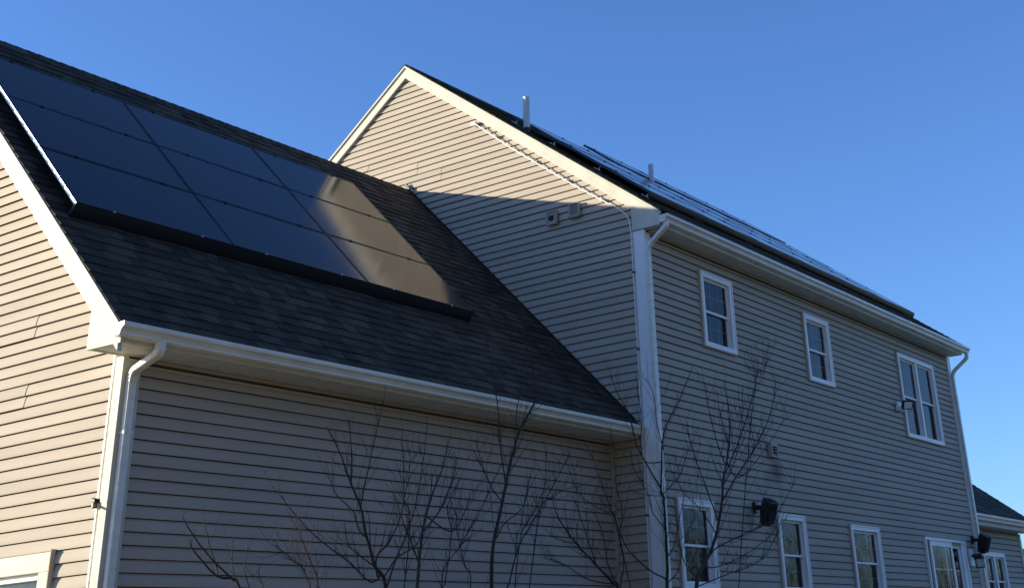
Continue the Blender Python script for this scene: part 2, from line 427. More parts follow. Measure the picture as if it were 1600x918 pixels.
# gable courses
z = 1.0 + PHG - (1.0 % E_)
RB = .215                                                     # vertical depth of the rake board
while z < 10.2:
    zt = z + E_
    ylo = .12
    if z > 6.76: ylo = max(.12, MR.y0 + (z - MR.z0 + RB - .13) / MR.s) if z > 7.0 else .12
    yhi = 2 * MRIDGE_Y - (MR.y0 + (z - MR.z0 + RB - .09) / MR.s)
    if z > 6.76 + .35: ylo = MR.y0 + (z - MR.z0 + RB - .09) / MR.s
    else: ylo = .12
    if z < 4.25: yhi = .66
    elif z < 8.10:
        yhi = min(yhi, GR.y0 + (zt - GR.z0) / GR.s + .12)
    if z > 4.0 and z < 4.45: yhi = .66
    seam = None
    r = z
    for (ys, za, zb) in ((5.048, 8.78, 8.90), (4.012, 8.46, 8.69), (3.533, 8.28, 8.49)):
        if za < z + .05 < zb: seam = ys
    if seam and ylo < seam < yhi:
        board('y', 0.0, z, ylo, seam + .012, H); board('y', 0.0, z + .0015, seam, yhi, H, lift=.0040)
    else: board('y', 0.0, z, ylo, yhi, H)
    z += E_

# corner posts
def part(nm, m, parent, *boxes, bv=.004):
    mb = MB()
    for b in boxes: mb.box(*b)
    o = mb.build(nm, m, parent)
    if bv: bevel(o, bv)
    return o
part('corner_post', 'vinyl', H, (-.020, .03, -.020, .152, .92, 6.7645), (.0305, .126, -.022, .03, .92, 6.735))
part('corner_post', 'vinyl', H, (LM - .14, LM + .02, -.020, .0305, .92, 6.735), (LM - .004, LM + .022, .031, .15, .92, 6.735))
part('corner_trim_channel', 'vinyl', H, (-.016, .03, .157, .170, .92, 6.7645), bv=0)

# roof decks, shingles, rake boards, return box, soffit, fascia
slab(MR, .0, LM + .04, .02, MT - .02, -.16, -.012, 'roof_deck', 'core', H)
slab(MR, .0, LM + .04, .02, MT - .02, -.16, -.012, 'roof_deck', 'core', H, flip=MRIDGE_Y)
mb = MB(); ex = .1435
n = int(MT / ex) + 1
for side in (None, MRIDGE_Y):
    for i in range(n):
        t = -.02 + i * ex; x = -.052 - random.uniform(0, .004)
        while x < LM + .06:
            w_ = random.uniform(.5, 1.0); x1 = min(x + w_, LM + .07)
            if t + ex < MT + .02: shingle_tab(mb, MR, x, x1, t, ex, random.choice((.005, .007, .009)), flip=side)
            x = x1 + .002
shm = mb.build('shingles', 'shingle', H, kind='stuff')
x = -.06
while x < LM + .06:                                          # ridge caps, bent over the ridge
    q = MB(); w_ = .155; zt = MR.z(MRIDGE_Y) + .006; th = .012
    up = [(MRIDGE_Y - .125, zt - .125 * MR.s), (MRIDGE_Y - .02, zt - .006), (MRIDGE_Y + .02, zt - .006), (MRIDGE_Y + .125, zt - .125 * MR.s)]
    q.loft([[(x + dx, y, zz + h) for y, zz in up] + [(x + dx, y, zz + h + th) for y, zz in reversed(up)] for dx, h in ((0, .004), (.19, .014))])
    q.build('ridge_cap', 'shingle', H); x += w_
def rake(parent, R, ridge_y, xf, y_lo, vert, side, nm='rake_board', mat_='white'):
    """rake board on the gable at x=xf (front face), vertical depth vert, plus a moulding along its top"""
    def sec(y, dz): return (y if side > 0 else 2 * ridge_y - y, R.z(y) + dz)
    mb = MB(); ys = [y_lo, ridge_y]
    ring = []
    a = [(xf + .0, *sec(ys[0], -.05)), (xf, *sec(ys[0], -vert)), (xf, *sec(ys[1], -vert)), (xf, *sec(ys[1], -.05))]
    b = [(xf + .043, p[1], p[2]) for p in a]
    mb.loft([a, b]); o = mb.build(nm, mat_, parent)
    mm = MB(); a = [(xf - .022, *sec(ys[0], -.006)), (xf - .022, *sec(ys[0], -.040)), (xf - .022, *sec(ys[1], -.040)), (xf - .022, *sec(ys[1], -.006))]
    c = [(xf + .045, *sec(ys[0], -.006)), (xf + .045, *sec(ys[0], -.062)), (xf + .045, *sec(ys[1], -.062)), (xf + .045, *sec(ys[1], -.006))]
    mm.loft([a, c]); mm.build('rake_moulding', mat_, o)
    return o
rake(H, MR, MRIDGE_Y, -.043, -.2866, RB, 1)
rake(H, MR, MRIDGE_Y, -.0435, -.2866, RB, -1)
# boxed eave return at the near corner
q = MB()
prof = [(-.2866, 6.765), (.151, 6.770), (.151, MR.z(.151) - RB + .006), (-.2866, MR.z(-.2866) - .052)]
q.loft([[(x, y, zz) for y, zz in prof] for x in (-.0445, .10)]); bevel(q.build('eave_return', 'white', H), .003)
q = MB(); yr = lambda y: 2 * MRIDGE_Y - y
q.loft([[(x, yr(y), zz) for y, zz in prof] for x in (-.0445, .10)]); q.build('eave_return', 'white', H)
part('fascia', 'white', H, (.1003, LM + .03, -.2866, -.262, 6.745, 6.952))
# soffit panels with grooves across the eave
x = .102; 
while x < LM + .03:
    x1 = min(x + .30, LM + .03)
    part('soffit_panel', 'soffit', H, (x, x1 - .004, -.261, -.004, 6.752, 6.76), (x1 - .05, x1 - .0041, -.2605, -.0045, 6.749, 6.7525), bv=0)
    x = x1
part('soffit_channel', 'siding_x', H, (.127, LM - .141, -.030, .029, 6.722, 6.749), bv=.003)
part('frieze_strip', 'siding_x', H, (.127, LM - .141, -.016, .029, 6.668, 6.690), bv=.003)
gutter(H, -.055, LM + .20, -.2868, 6.885)
downspout(H, [(.005, -.352, 6.80), (.005, -.352, 6.745), (-.035, -.062, 6.50), (-.035, -.062, .3)])
downspout(H, [(LM + .115, -.352, 6.79), (LM + .115, -.352, 6.70), (LM - .07, -.062, 6.42), (LM - .07, -.062, .3)])

for i, w in enumerate(wins):
    window(H, w['x0'], w['x1'], w['z0'], w['z1'], units=w.get('units', 1), muntin=w.get('muntin', True), curtain=w.get('curtain', 0))
# sliding patio door
def slider(parent, x0, x1, z0, z1):
    mb = MB()
    for b in ((x0, x0 + .045, z0, z1), (x1 - .045, x1, z0, z1), (x0 + .045, x1 - .045, z1 - .045, z1), (x0 + .045, x1 - .045, z0, z0 + .05)):
        mb.box(b[0], b[1], -.040, .09, b[2], b[3])
    d = mb.build('sliding_door', 'vinyl', parent)
    def leaf(a, b, y, m='vinyl', st=.075, top=.09):
        q = MB(); q.box(a, a + st, y, y + .035, z0 + .05, z1 - .045); q.box(b - st, b, y, y + .035, z0 + .05, z1 - .045)
        q.box(a + st, b - st, y, y + .035, z1 - .045 - top, z1 - .045); q.box(a + st, b - st, y, y + .035, z0 + .05, z0 + .17)
        q.build('door_leaf', m, d)
        MB().add([(a + st, y + .018, z0 + .17), (b - st, y + .018, z0 + .17), (b - st, y + .018, z1 - .045 - top), (a + st, y + .018, z1 - .045 - top)], [(0, 1, 2, 3)]).build('pane', 'glass', d)
        zc = z1 - .5
        MB().box(a + st, b - st, y + .021, y + .027, zc - .01, zc + .01).build('muntin', 'vinyl', d)
    leaf(x0 + .22, x0 + 1.28, -.022, st=.085)
    leaf(x0 + 1.0, x1 - .19, .022)
    q = MB(); q.box(x1 - .19, x1 - .0455, -.018, .05, z0 + .05, z1 - .045); q.build('side_jamb', 'vinyl', d)
    MB().box(x0 + .045, x0 + .22, .03, .05, z0 + .05, z1 - .2).build('screen_edge', 'dark', d)
    q = MB(); N = 30
    for (ca, cb) in ((x0 + .3, x0 + .62), (x0 + .80, x0 + 1.02)):
        q.loft([[(ca + (cb - ca) * i / N, .14 + .02 * math.sin(i * 1.3), zz) for i in range(N + 1)] for zz in (z0 + .05, z1 - .06)], closed=False, caps=False)
    q.build('curtain', 'curtain', d, smooth=True)
    q = MB(); X0, X1, Y0, Y1, Z0, Z1 = x0 + .02, x1 - .02, .1, 1.24, z0 + .02, z1 - .02
    q.add([(X0,Y0,Z0),(X1,Y0,Z0),(X1,Y1,Z0),(X0,Y1,Z0),(X0,Y0,Z1),(X1,Y0,Z1),(X1,Y1,Z1),(X0,Y1,Z1)], [(0,3,2,1),(4,5,6,7),(1,2,6,5),(2,3,7,6),(3,0,4,7)])
    q.build('room_niche', 'room', d)
slider(H, *SLD)

# ================================================================== GARAGE WING
G = empty('garage', (-7.289, .633, 0), 'lower garage wing with dark shingle roof and a bright sunlit gable end wall at left', 'garage')
XG, YG, XR = -7.289, .633, -7.658
GPH = 2.7608 % E_
body = MB()
sec = [(YG + .032, .3), (YG + .032, 4.16), (GRIDGE_Y, GR.z(GRIDGE_Y) - .14), (2 * GRIDGE_Y - YG, 4.16), (2 * GRIDGE_Y - YG, .3)]
GW = (1.235, 3.05, 1.35, 2.655)                              # window in the gable wall: y0,y1,z0,z1
body.loft([[(x, y, zz) for y, zz in sec] for x in (XG + .25, -.002)]); body.build('wall_core', 'core', G)
# gable sheathing round the window
mb = MB()
tri = [(YG + .032, 2.60), (YG + .032, 4.16), (GRIDGE_Y, GR.z(GRIDGE_Y) - .14), (2 * GRIDGE_Y - YG, 4.16), (2 * GRIDGE_Y - YG, 2.60)]
mb.loft([[(x, y, zz) for y, zz in tri] for x in (XG + .032, XG + .249)])
mb.box(XG + .032, XG + .249, YG + .032, GW[0] + .06, .3, 2.5995); mb.box(XG + .032, XG + .249, GW[1] - .06, 2 * GRIDGE_Y - YG, .3, 2.5995)
mb.box(XG + .032, XG + .249, GW[0] + .06, GW[1] - .06, .3, GW[2] + .06)
mb.build('sheathing', 'core', G)
part('foundation', 'concrete', G, (XG + .02, -.01, YG + .02, 2 * GRIDGE_Y - YG - .02, 0, .42), bv=0)
RBG = .238
z = .42 + GPH - (.42 % E_) + E_
while z < 8.0:
    # eave wall
    if z < 4.06: board('x', YG, z, XG + .11, -.05, G)
    # gable wall
    if z < 4.34: ylo = YG + .10
    else: ylo = GR.y0 + (z - GR.z0 + RBG - .05) / GR.s
    yhi = 2 * GRIDGE_Y - max(YG + .10, GR.y0 + (z - GR.z0 + RBG - .05) / GR.s)
    cuts = []
    if z + .114 > GW[2] + .018 and z < GW[3] - .14: cuts.append((GW[0] - .004, GW[1] + .004))
    seams = []
    for (ys, za, zb) in ((1.943, 4.44, 4.66), (1.950, 3.84, 4.06), (2.9, 3.24, 3.46), (3.3, 5.06, 5.28), (2.55, 2.83, 3.04)):
        if za < z + .05 < zb: seams.append(ys)
    cur = ylo
    for c, d in cuts: board('y', XG, z, cur, c, G); cur = d
    if seams and cur < seams[0] < yhi:
        board('y', XG, z, cur, seams[0] + .012, G); board('y', XG, z + .0015, seams[0], yhi, G, lift=.0042)
    else: board('y', XG, z, cur, yhi, G)
    z += E_
part('corner_post', 'white', G, (XG - .020, XG + .03, YG - .020, YG + .084, .42, 4.113), (XG + .0305, XG + .16, YG - .022, YG + .03, .42, 4.10), (XG + .002, XG + .03, YG + .0845, YG + .1095, .42, 4.14))
part('corner_trim_channel', 'vinyl', G, (XG - .016, XG + .03, YG + .110, YG + .124, .42, 4.16), bv=0)
part('corner_post', 'siding_x', G, (-.055, -.002, YG - .022, YG + .029, .92, 4.09))
# roof
slab(GR, XR + .004, -.003, .0, GT - .02, -.13, -.014, 'roof_deck', 'core', G)
slab(GR, XR + .004, -.003, .0, GT - .02, -.13, -.014, 'roof_deck', 'core', G, flip=GRIDGE_Y)
rest = MB(); count = 0; i = 0; ex = .1435
n = int((GT - .05) / ex) + 1
for i in range(n):
    t = -.03 + i * ex; x = XR - .012 + random.uniform(-.003, .003); first = True
    while x < -.012:
        w_ = random.uniform(.11, .28)
        if first: w_ *= random.uniform(.4, 1); first = False
        x1 = min(x + w_, -.008)
        if x1 > -.10: x1 = -.008
        thick = random.choice((.006, .007, .012, .014)); drop = random.choice((0, 0, 0, .004))
        ee = min(ex, GT - t - .02)
        q = MB(); shingle_tab(q, GR, x + .0015, x1, t, ee, thick, drop)
        if count < 300 and i < 13 and x < -1.0 - i * .1:
            q.build('shingle', 'shingle', G); count += 1
        else: rest.add(q.v, q.f)
        x = x1
    q = MB(); shingle_tab(rest, GR, XR - .011, -.008, t + .004, ex, .0005)
rest.build('shingles', 'shingle', G, kind='stuff')
q = MB()
for i in range(n):
    t = -.03 + i * ex; x = XR - .01
    while x < -.01:
        x1 = min(x + random.uniform(.5, 1), -.008); shingle_tab(q, GR, x, x1, t, min(ex, GT - t - .02), .006, flip=GRIDGE_Y); x = x1 + .002
q.build('shingles', 'shingle', G, kind='stuff')
x = XR - .014
while x < -.03:
    q = MB(); zt = GR.z(GRIDGE_Y) - .002; th = .010
    up = [(GRIDGE_Y - .105, zt - .105 * GR.s), (GRIDGE_Y - .015, zt - .006), (GRIDGE_Y + .015, zt - .006), (GRIDGE_Y + .105, zt - .105 * GR.s)]
    xe = min(x + .18, -.012)
    q.loft([[(xx, y, zz + h) for y, zz in up] + [(xx, y, zz + h + th) for y, zz in reversed(up)] for xx, h in ((x, .012), (xe, .004))])
    q.build('ridge_cap', 'shingle', G); x += .146
# step flashing against the main gable
slab(GR, -.034, -.019, .08, GT - .0, .004, .035, 'flashing', 'flash', G)
MB().hexa([GR.p(-.06, GT - .03, .0), GR.p(-.019, GT - .03, .0), GR.p(-.019, GT + .10, .02), GR.p(-.06, GT + .10, .02), GR.p(-.06, GT - .03, .05), GR.p(-.019, GT - .03, .05), GR.p(-.019, GT + .10, .06), GR.p(-.06, GT + .10, .06)]).build('flashing_cap', 'flash', G)
rake(G, GR, GRIDGE_Y, XR, .239, RBG, 1)
rake(G, GR, GRIDGE_Y, XR - .0005, .239, RBG, -1)
prof = [(.205, 4.098), (.636, 4.104), (.636, GR.z(.636) - RBG + .008), (.239, GR.z(.239) - .052), (.205, GR.z(.239) - .052)]
q = MB(); q.loft([[(x, y, zz) for y, zz in prof] for x in (XR - .0015, XR + .028)]); bevel(q.build('eave_return', 'white', G), .003)
q = MB(); q.box(XR + .0285, XG - .0, .6075, .6355, 4.108, 4.45); q.build('return_side', 'white', G)
part('fascia', 'white', G, (XR + .029, -.018, .239, .262, 4.118, 4.268))
x = XR + .03; nn = 0
# soffit over the return and along the eave: narrow grooved strips
y = .2635
while y < .63:
    y1 = min(y + .092, .632); part('soffit_panel', 'soffit', G, (XR + .0287, XG + .17, y, y1 - .005, 4.116, 4.124), bv=0); y = y1
x = XG + .172
while x < -.02:
    x1 = min(x + .30, -.019)
    part('soffit_panel', 'soffit', G, (x, x1 - .004, .2625, YG - .004, 4.118, 4.126), (x1 - .05, x1 - .0041, .263, YG - .0045, 4.115, 4.1185), bv=0); x = x1
q = MB(); q.box(XR + .03, XG + .17, .2635, .63, 4.1265, 4.14); q.build('soffit_backing', 'core', G)
# overhang underside along the rake
slab(GR, XR + .03, XG, .42, GT - .05, -.20, -.185, 'rake_soffit', 'soffit', G)
slab(GR, XR + .03, XG, .42, GT - .05, -.20, -.185, 'rake_soffit', 'soffit', G, flip=GRIDGE_Y)
part('soffit_channel', 'siding_x', G, (XG + .161, -.056, YG - .030, YG + .029, 4.088, 4.115), bv=.003)
part('frieze_strip', 'siding_x', G, (XG + .161, -.056, YG - .016, YG + .029, 4.040, 4.062), bv=.003)
gutter(G, XR - .052, -.030, .2388, 4.243)
downspout(G, [(-7.300, .172, 4.16), (-7.300, .172, 4.065), (-7.235, YG - .052, 3.985), (-7.232, YG - .052, .3)])
# window in the gable (facing -x)
def gable_window(parent, y0, y1, z0, z1, xw):
    mb = MB()
    for (a, b, c, d) in ((y0 - .014, y0, z0 - .014, z1 + .014), (y1, y1 + .014, z0 - .014, z1 + .014), (y0, y1, z1, z1 + .014), (y0, y1, z0 - .014, z0)):
        mb.box(xw - .044, xw, a, b, c, d)
    w = mb.build('window', 'siding_y', parent)
    def fr(nm, a, b, c, d, x0, x1, m='white'):
        q = MB(); q.box(x0, x1, a, b, c, d); o = q.build(nm, m, w); bevel(o, .003); return o
    fr('casing', y0, y0 + .135, z0, z1 - .150, xw - .034, xw + .04); fr('casing', y1 - .135, y1, z0, z1 - .150, xw - .034, xw + .04)
    fr('header', y0, y1, z1 - .1495, z1, xw - .036, xw + .04)
    fr('head_rail', y0 + .136, y1 - .136, z1 - .20, z1 - .172, xw + .0, xw + .05, 'vinyl'); fr('head_rail', y0 + .136, y1 - .136, z1 - .172, z1 - .1500, xw + .02, xw + .07, 'vinyl')
    fr('sash', y0 + .136, y1 - .136, z1 - .335, z1 - .262, xw - .004, xw + .05, 'vinyl')
    fr('sash', y0 + .136, y1 - .136, z0 + .02, z0 + .09, xw + .0, xw + .05, 'vinyl')
    MB().add([(xw + .055, y0 + .14, z0 + .05), (xw + .055, y1 - .14, z0 + .05), (xw + .055, y1 - .14, z1 - .19), (xw + .055, y0 + .14, z1 - .19)], [(3, 2, 1, 0)]).build('pane', 'glass', w)
    fr('shade', y0 + .13, y1 - .13, z0 + .03, z1 - .16, xw + .10, xw + .11, 'soffit')
gable_window(G, *GW, XG)

# ================================================================== EXTENSION AT RIGHT
X = empty('house_extension', (11.25, .4, 0), 'low single storey extension with dark roof beyond the far right corner downspout', 'house extension')
XE = 15.08; YX = .4
ER = Roof(.11, 3.876, .7522); ERY = 4.4; ET = (ERY - .11) / ER.c
body = MB(); sec = [(YX + .25, .5), (YX + .25, 3.62), (YX + .032, 3.70), (ERY, ER.z(ERY) - .12), (2 * ERY - YX, 3.7), (2 * ERY - YX, .5)]
body.loft([[(x, y, zz) for y, zz in sec] for x in (LM + .03, XE - .012)]); body.build('wall_core', 'core', X)
EW = (12.50, 13.80, 2.20, 3.232)
wall_strips(X, LM + .03, XE - .01, .5, 3.69, [(EW[0], EW[1], EW[2] + .03, EW[3] - .03)], YX + .030, YX + .056)
z = .60
while z < 3.66:
    cur = LM + .03
    if z + .114 > EW[2] + .066 and z < EW[3] - .088: board('x', YX, z, cur, EW[0] - .004, X); cur = EW[1] + .004
    board('x', YX, z, cur, XE - .10, X); z += .1046
part('corner_post', 'white', X, (XE - .10, XE + .02, YX - .020, YX + .03, .5, 3.655), (XE - .004, XE + .022, YX + .031, YX + .14, .5, 3.7))
window(X, EW[0], EW[1], EW[2], EW[3], yw=YX, units=2)
slab(ER, LM + .026, XE + .20, .0, ET, -.13, -.012, 'roof_deck', 'core', X)
slab(ER, LM + .026, XE + .20, .0, ET, -.13, -.012, 'roof_deck', 'core', X, flip=ERY)
mb = MB()
for side in (None, ERY):
    for i in range(int(ET / .1435) + 1):
        x = LM + .026
        while x < XE + .21:
            x1 = min(x + random.uniform(.15, .4), XE + .215); shingle_tab(mb, ER, x, x1, -.03 + i * .1435, .1435, random.choice((.004, .008)), flip=side); x = x1 + .001
mb.build('shingles', 'shingle', X, kind='stuff')
part('fascia', 'white', X, (LM + .03, XE + .2, .11, .133, 3.66, 3.862)); part('soffit_panel', 'soffit', X, (LM + .03, XE + .19, .1335, YX - .003, 3.672, 3.68), bv=0)
part('frieze_strip', 'siding_x', X, (LM + .03, XE - .101, YX - .020, YX + .029, 3.645, 3.668), bv=.003)
gutter(X, LM + .06, XE + .22, .1098, 3.836)

# ================================================================== SOLAR PANELS
def solar_panel(R, x0, x1, t0, t1, h, label, group, clamps=True, edge=False, foot=False):
    base = R.p((x0 + x1) / 2, t0, 0)
    P = empty('solar_panel', base, label, 'solar panel', group)
    g = .008; a, b, c, d = x0 + g, x1 - g, t0 + g, t1 - g; fw = .011; th = .038
    mb = MB()
    def bar(x_0, x_1, ta, tb, h0, h1, q):
        q.hexa([R.p(x_0, ta, h0), R.p(x_1, ta, h0), R.p(x_1, tb, h0), R.p(x_0, tb, h0), R.p(x_0, ta, h1), R.p(x_1, ta, h1), R.p(x_1, tb, h1), R.p(x_0, tb, h1)])
    bar(a, a + fw, c, d, h - th, h, mb); bar(b - fw, b, c, d, h - th, h, mb); bar(a + fw, b - fw, c, c + fw, h - th, h, mb); bar(a + fw, b - fw, d - fw, d, h - th, h, mb)
    mb.build('frame', 'blackmetal', P)
    q = MB(); bar(a + fw, b - fw, c + fw, d - fw, h - .010, h - .0035, q)
    e1, e2 = random.uniform(-.0016, .0016), random.uniform(-.0012, .0012)   # no two panes lie quite parallel
    q.v = [tuple(Vector(p) + Vector((0, -R.n, R.c)) * (e1 * (1 if k in (1, 2, 5, 6) else -1) + e2 * (1 if k in (2, 3, 6, 7) else -1))) for k, p in enumerate(q.v)]
    q.build('glass', 'solar', P)
    if edge:
        q = MB(); bar(a - .012, a - .0005, c - .006, d + .006, h - .034, h - .004, q); q.build('edge_strip', 'alu', P)
    if clamps:
        for fx in (.22, .78):
            xx = x0 + (x1 - x0) * fx
            q = MB(); bar(xx - .016, xx + .016, t1 - .013, t1 + .013, h - .004, h + .006, q); bar(xx - .006, xx + .006, t1 - .005, t1 + .005, h + .006, h + .011, q)
            q.build('clamp', 'black', P)
            if foot:
                q = MB(); bar(xx - .010, xx + .010, t0 - .008, t0 + .008, h - .004, h + .006, q); q.build('clamp', 'alu', P)
    return P
def skirt(R, x0, x1, t0, h, label, group, h0=.012, bulge=.055, back=0.0, hang=.0):
    """curved black trim along the low edge of an array"""
    S_ = empty('array_skirt', R.p((x0 + x1) / 2, t0, 0), label, 'array skirt', group)
    q = MB(); pr = []
    N = 7
    for i in range(N + 1):
        u = i / N; pr.append((t0 - .004 - bulge * math.sin(u * math.pi * .6), h - .004 + (h0 - h + .004) * u))
    pr2 = [(t + .012, hh - (.0 if i else .010)) for i, (t, hh) in enumerate(pr)]
    q.loft([[R.p(x, t, hh) for t, hh in pr] + [R.p(x, t, hh) for t, hh in reversed(pr2)] for x in (x0 + .004, x1 - .004)])
    q.build('face', 'blackmetal', S_, smooth=True)
    for x in (x0, x1 - .004):
        q = MB(); q.loft([[R.p(xx, t, hh) for t, hh in pr] + [R.p(xx, t0 + .02, h0), R.p(xx, t0 + .02, h - .004)] for xx in (x, x + .0038)])
        q.build('end_plate', 'black', S_)
    return S_
px = [-7.505, -5.705, -3.790, -1.985]; s0, PHH, HH = 1.6298, 1.0026, .150
rows = ['bottom', 'middle', 'top']; cols = ['left', 'centre', 'right']
look = {(0, 0): 'black solar panel at the bottom left corner of the garage roof array', (1, 0): 'black solar panel at the bottom centre of the garage roof array',
        (2, 0): 'black solar panel mirroring siding, at the bottom right corner of the garage roof array',
        (0, 1): 'black solar panel at the left end of the middle row on the garage roof', (1, 1): 'black solar panel in the very middle of the garage roof array',
        (2, 1): 'black solar panel mirroring tan siding, right end of the middle row on the garage roof',
        (0, 2): 'black solar panel at the left end of the top row below the garage ridge', (1, 2): 'black solar panel at the centre of the top row below the garage ridge',
        (2, 2): 'black solar panel mirroring the white gable trim, top right of the garage roof array'}
for i in range(3):
    for j in range(3):
        solar_panel(GR, px[i], px[i + 1], s0 + j * PHH, s0 + (j + 1) * PHH, HH, look[(i, j)], 'solar panels on the garage roof', edge=(i == 0), foot=(j == 0))
skirt(GR, px[0], px[3] + .02, s0, HH, 'curved black skirt along the bottom edge of the garage roof panels', 'array skirts', bulge=.022, h0=.004)
# rails under the garage panels
for j in range(4):
    t = s0 + (j + .02) * PHH if j == 0 else s0 + j * PHH - .02
    r = empty('mounting_rail', GR.p(px[0], t, 0), ['lowest rail foot line under the garage roof panels', 'second rail foot line up under the garage roof panels', 'third rail foot line up under the garage roof panels', 'topmost rail foot line under the garage roof panels'][j], 'mounting rail', 'mounting rails on the garage roof')
    for xx in (-7.3, -6.0, -4.6, -3.2, -2.2):
        q = MB(); p0 = GR.p(xx, t + .03, .008); p1 = GR.p(xx, t + .03, HH - .04)
        q.tube([p0, p1], .016, 6); q.hexa([GR.p(xx - .05, t - .02, .012), GR.p(xx + .05, t - .02, .012), GR.p(xx + .05, t + .09, .012), GR.p(xx - .05, t + .09, .012), GR.p(xx - .05, t - .02, .018), GR.p(xx + .05, t - .02, .018), GR.p(xx + .05, t + .09, .018), GR.p(xx - .05, t + .09, .018)])
        q.build('foot', 'alu', r)
# main roof arrays
t_m = (.44 + .2866) / MR.c; xm = [.86 + i * 1.645 for i in range(7)]; ordn = ['first', 'second', 'third', 'fourth', 'fifth', 'sixth']; rn = ['lowest', 'second', 'third']
for i in range(6):
    for j in range(3):
        solar_panel(MR, xm[i], xm[i + 1], t_m + j * 1.0, t_m + (j + 1) * 1.0, .118, 'main roof solar panel, %s from the gable end in the %s row above gutter' % (ordn[i], rn[j]), 'solar panels on the main roof')
xq = [4.25 + i * 1.62 for i in range(5)]; t_q = t_m + 3.30
for i in range(4):
    solar_panel(MR, xq[i], xq[i + 1], t_q, t_q + 1.0, .125, 'main roof solar panel in the separate topmost row, %s from the gable end' % ordn[i], 'solar panels on the main roof')
skirt(MR, xm[0], xm[6], t_m, .116, 'dark straight skirt along the low edge of the main roof panels above the gutter', 'array skirts', bulge=.012, h0=.03)
for j in range(4):
    t = t_m + .06 + j * 1.0 - (.1 if j == 3 else 0)
    r = empty('mounting_rail', MR.p(xm[0], t, 0), ['lowest bracket line under the main roof panels, nearest the gutter', 'second bracket line up under the main roof panels', 'third bracket line up under the main roof panels', 'topmost bracket line under the main roof panels, by the tall vent pipe'][j], 'mounting rail', 'mounting rails on the main roof')
    for xx in (.93, 2.4, 4.0, 5.7, 7.4, 9.1, 10.6):
        q = MB()
        q.hexa([MR.p(xx - .02, t - .04, .012), MR.p(xx + .02, t - .04, .012), MR.p(xx + .02, t + .10, .012), MR.p(xx - .02, t + .10, .012), MR.p(xx - .02, t - .04, .02), MR.p(xx + .02, t - .04, .02), MR.p(xx + .02, t + .10, .02), MR.p(xx - .02, t + .10, .02)])
        q.tube([MR.p(xx, t, .015), MR.p(xx, t + .02, .05), MR.p(xx, t - .005, .082)], .010, 6); q.build('foot', 'alu', r)

# ================================================================== VENT PIPES
def vent_pipe(x, y, r, top, label):
    zb = MR.z(y); P = empty('vent_pipe', (x, y, zb), label, 'vent pipe', 'vent pipes on the main roof')
    q = MB(); N = 20
    ring = lambda rr, zz: [(x + rr * math.cos(6.2832 * i / N), y + rr * math.sin(6.2832 * i / N), zz) for i in range(N)]
    q.loft([ring(r, zb - .1), ring(r, top), ring(r * .86, top), ring(r * .86, top - .2)], caps=False); q.build('pipe', 'pvc', P, smooth=True)
    q = MB(); tt = (y - MR.y0) / MR.c
    q.hexa([MR.p(x - .16, tt - .18, .015), MR.p(x + .16, tt - .18, .015), MR.p(x + .16, tt + .16, .015), MR.p(x - .16, tt + .16, .015), MR.p(x - .16, tt - .18, .02), MR.p(x + .16, tt - .18, .02), MR.p(x + .16, tt + .16, .02), MR.p(x - .16, tt + .16, .02)])
    q.build('flashing', 'flash', P)
    q = MB(); q.loft([ring(r + .05, zb + .0), ring(r + .012, zb + .05), ring(r + .001, zb + .05)], caps=False); q.build('collar', 'flash', P, smooth=True)
vent_pipe(.735, 2.45, .052, 9.595, 'taller white vent pipe on the roof nearest the gable, beside the panel edge')
vent_pipe(5.24, 2.99, .048, 9.875, 'white vent pipe standing among the main roof panels, farther from the gable')

# ================================================================== THINGS ON THE WALLS
def gable_vent(yc, zc, w, h, louvred, label):
    V = empty('wall_vent', (-.03, yc, zc - h / 2), label, 'wall vent', 'vents on the main gable')
    q = MB(); y0, y1, z0, z1 = yc - w / 2, yc + w / 2, zc - h / 2, zc + h / 2; f = .028
    for b in ((y0, y0 + f, z0, z1), (y1 - f, y1, z0, z1), (y0 + f, y1 - f, z0, z0 + f), (y0 + f, y1 - f, z1 - f, z1)): q.box(-0.0670, -0.0260, *b)
    bevel(q.build('frame', 'grey', V), .006, 2)
    if louvred:
        for i in range(5):
            zz = z0 + f + (h - 2 * f) * (i + .1) / 5; hh = (h - 2 * f) / 5
            q = MB(); q.hexa([(-0.0600, y0 + f, zz), (-0.0600, y1 - f, zz), (-0.0560, y1 - f, zz), (-0.0560, y0 + f, zz), (-0.0440, y0 + f, zz + hh), (-0.0440, y1 - f, zz + hh), (-0.0400, y1 - f, zz + hh), (-0.0400, y0 + f, zz + hh)]); q.build('louvre', 'grey', V)
        MB().box(-0.0390, -0.0320, y0 + f, y1 - f, z0 + f, z1 - f).build('backing', 'dark', V)
    else:
        MB().box(-0.0520, -0.0340, y0 + f, y1 - f, z0 + f, z1 - f).build('plate', 'grey', V)
        q = MB(); N = 18; r = .044; c = (yc + .008, zc - .004)
        q.loft([[(xx, c[0] + r * math.cos(6.2832 * i / N), c[1] + r * math.sin(6.2832 * i / N)) for i in range(N)] for xx in (-0.0560, -0.0525)]); q.build('opening', 'dark', V)
        q = MB(); q.hexa([(-0.0620, yc - .05, zc + .032), (-0.0620, yc + .06, zc + .032), (-0.0530, yc + .06, zc + .032), (-0.0530, yc - .05, zc + .032), (-0.0560, yc - .05, zc + .052), (-0.0560, yc + .06, zc + .052), (-0.0530, yc + .06, zc + .052), (-0.0530, yc - .05, zc + .052)]); q.build('hood', 'grey', V)
gable_vent(1.457, 7.237, .185, .205, False, 'square taupe gable vent with a round dark opening')
gable_vent(1.07, 7.265, .18, .21, True, 'square taupe gable vent with closed horizontal louvres, nearer the corner')
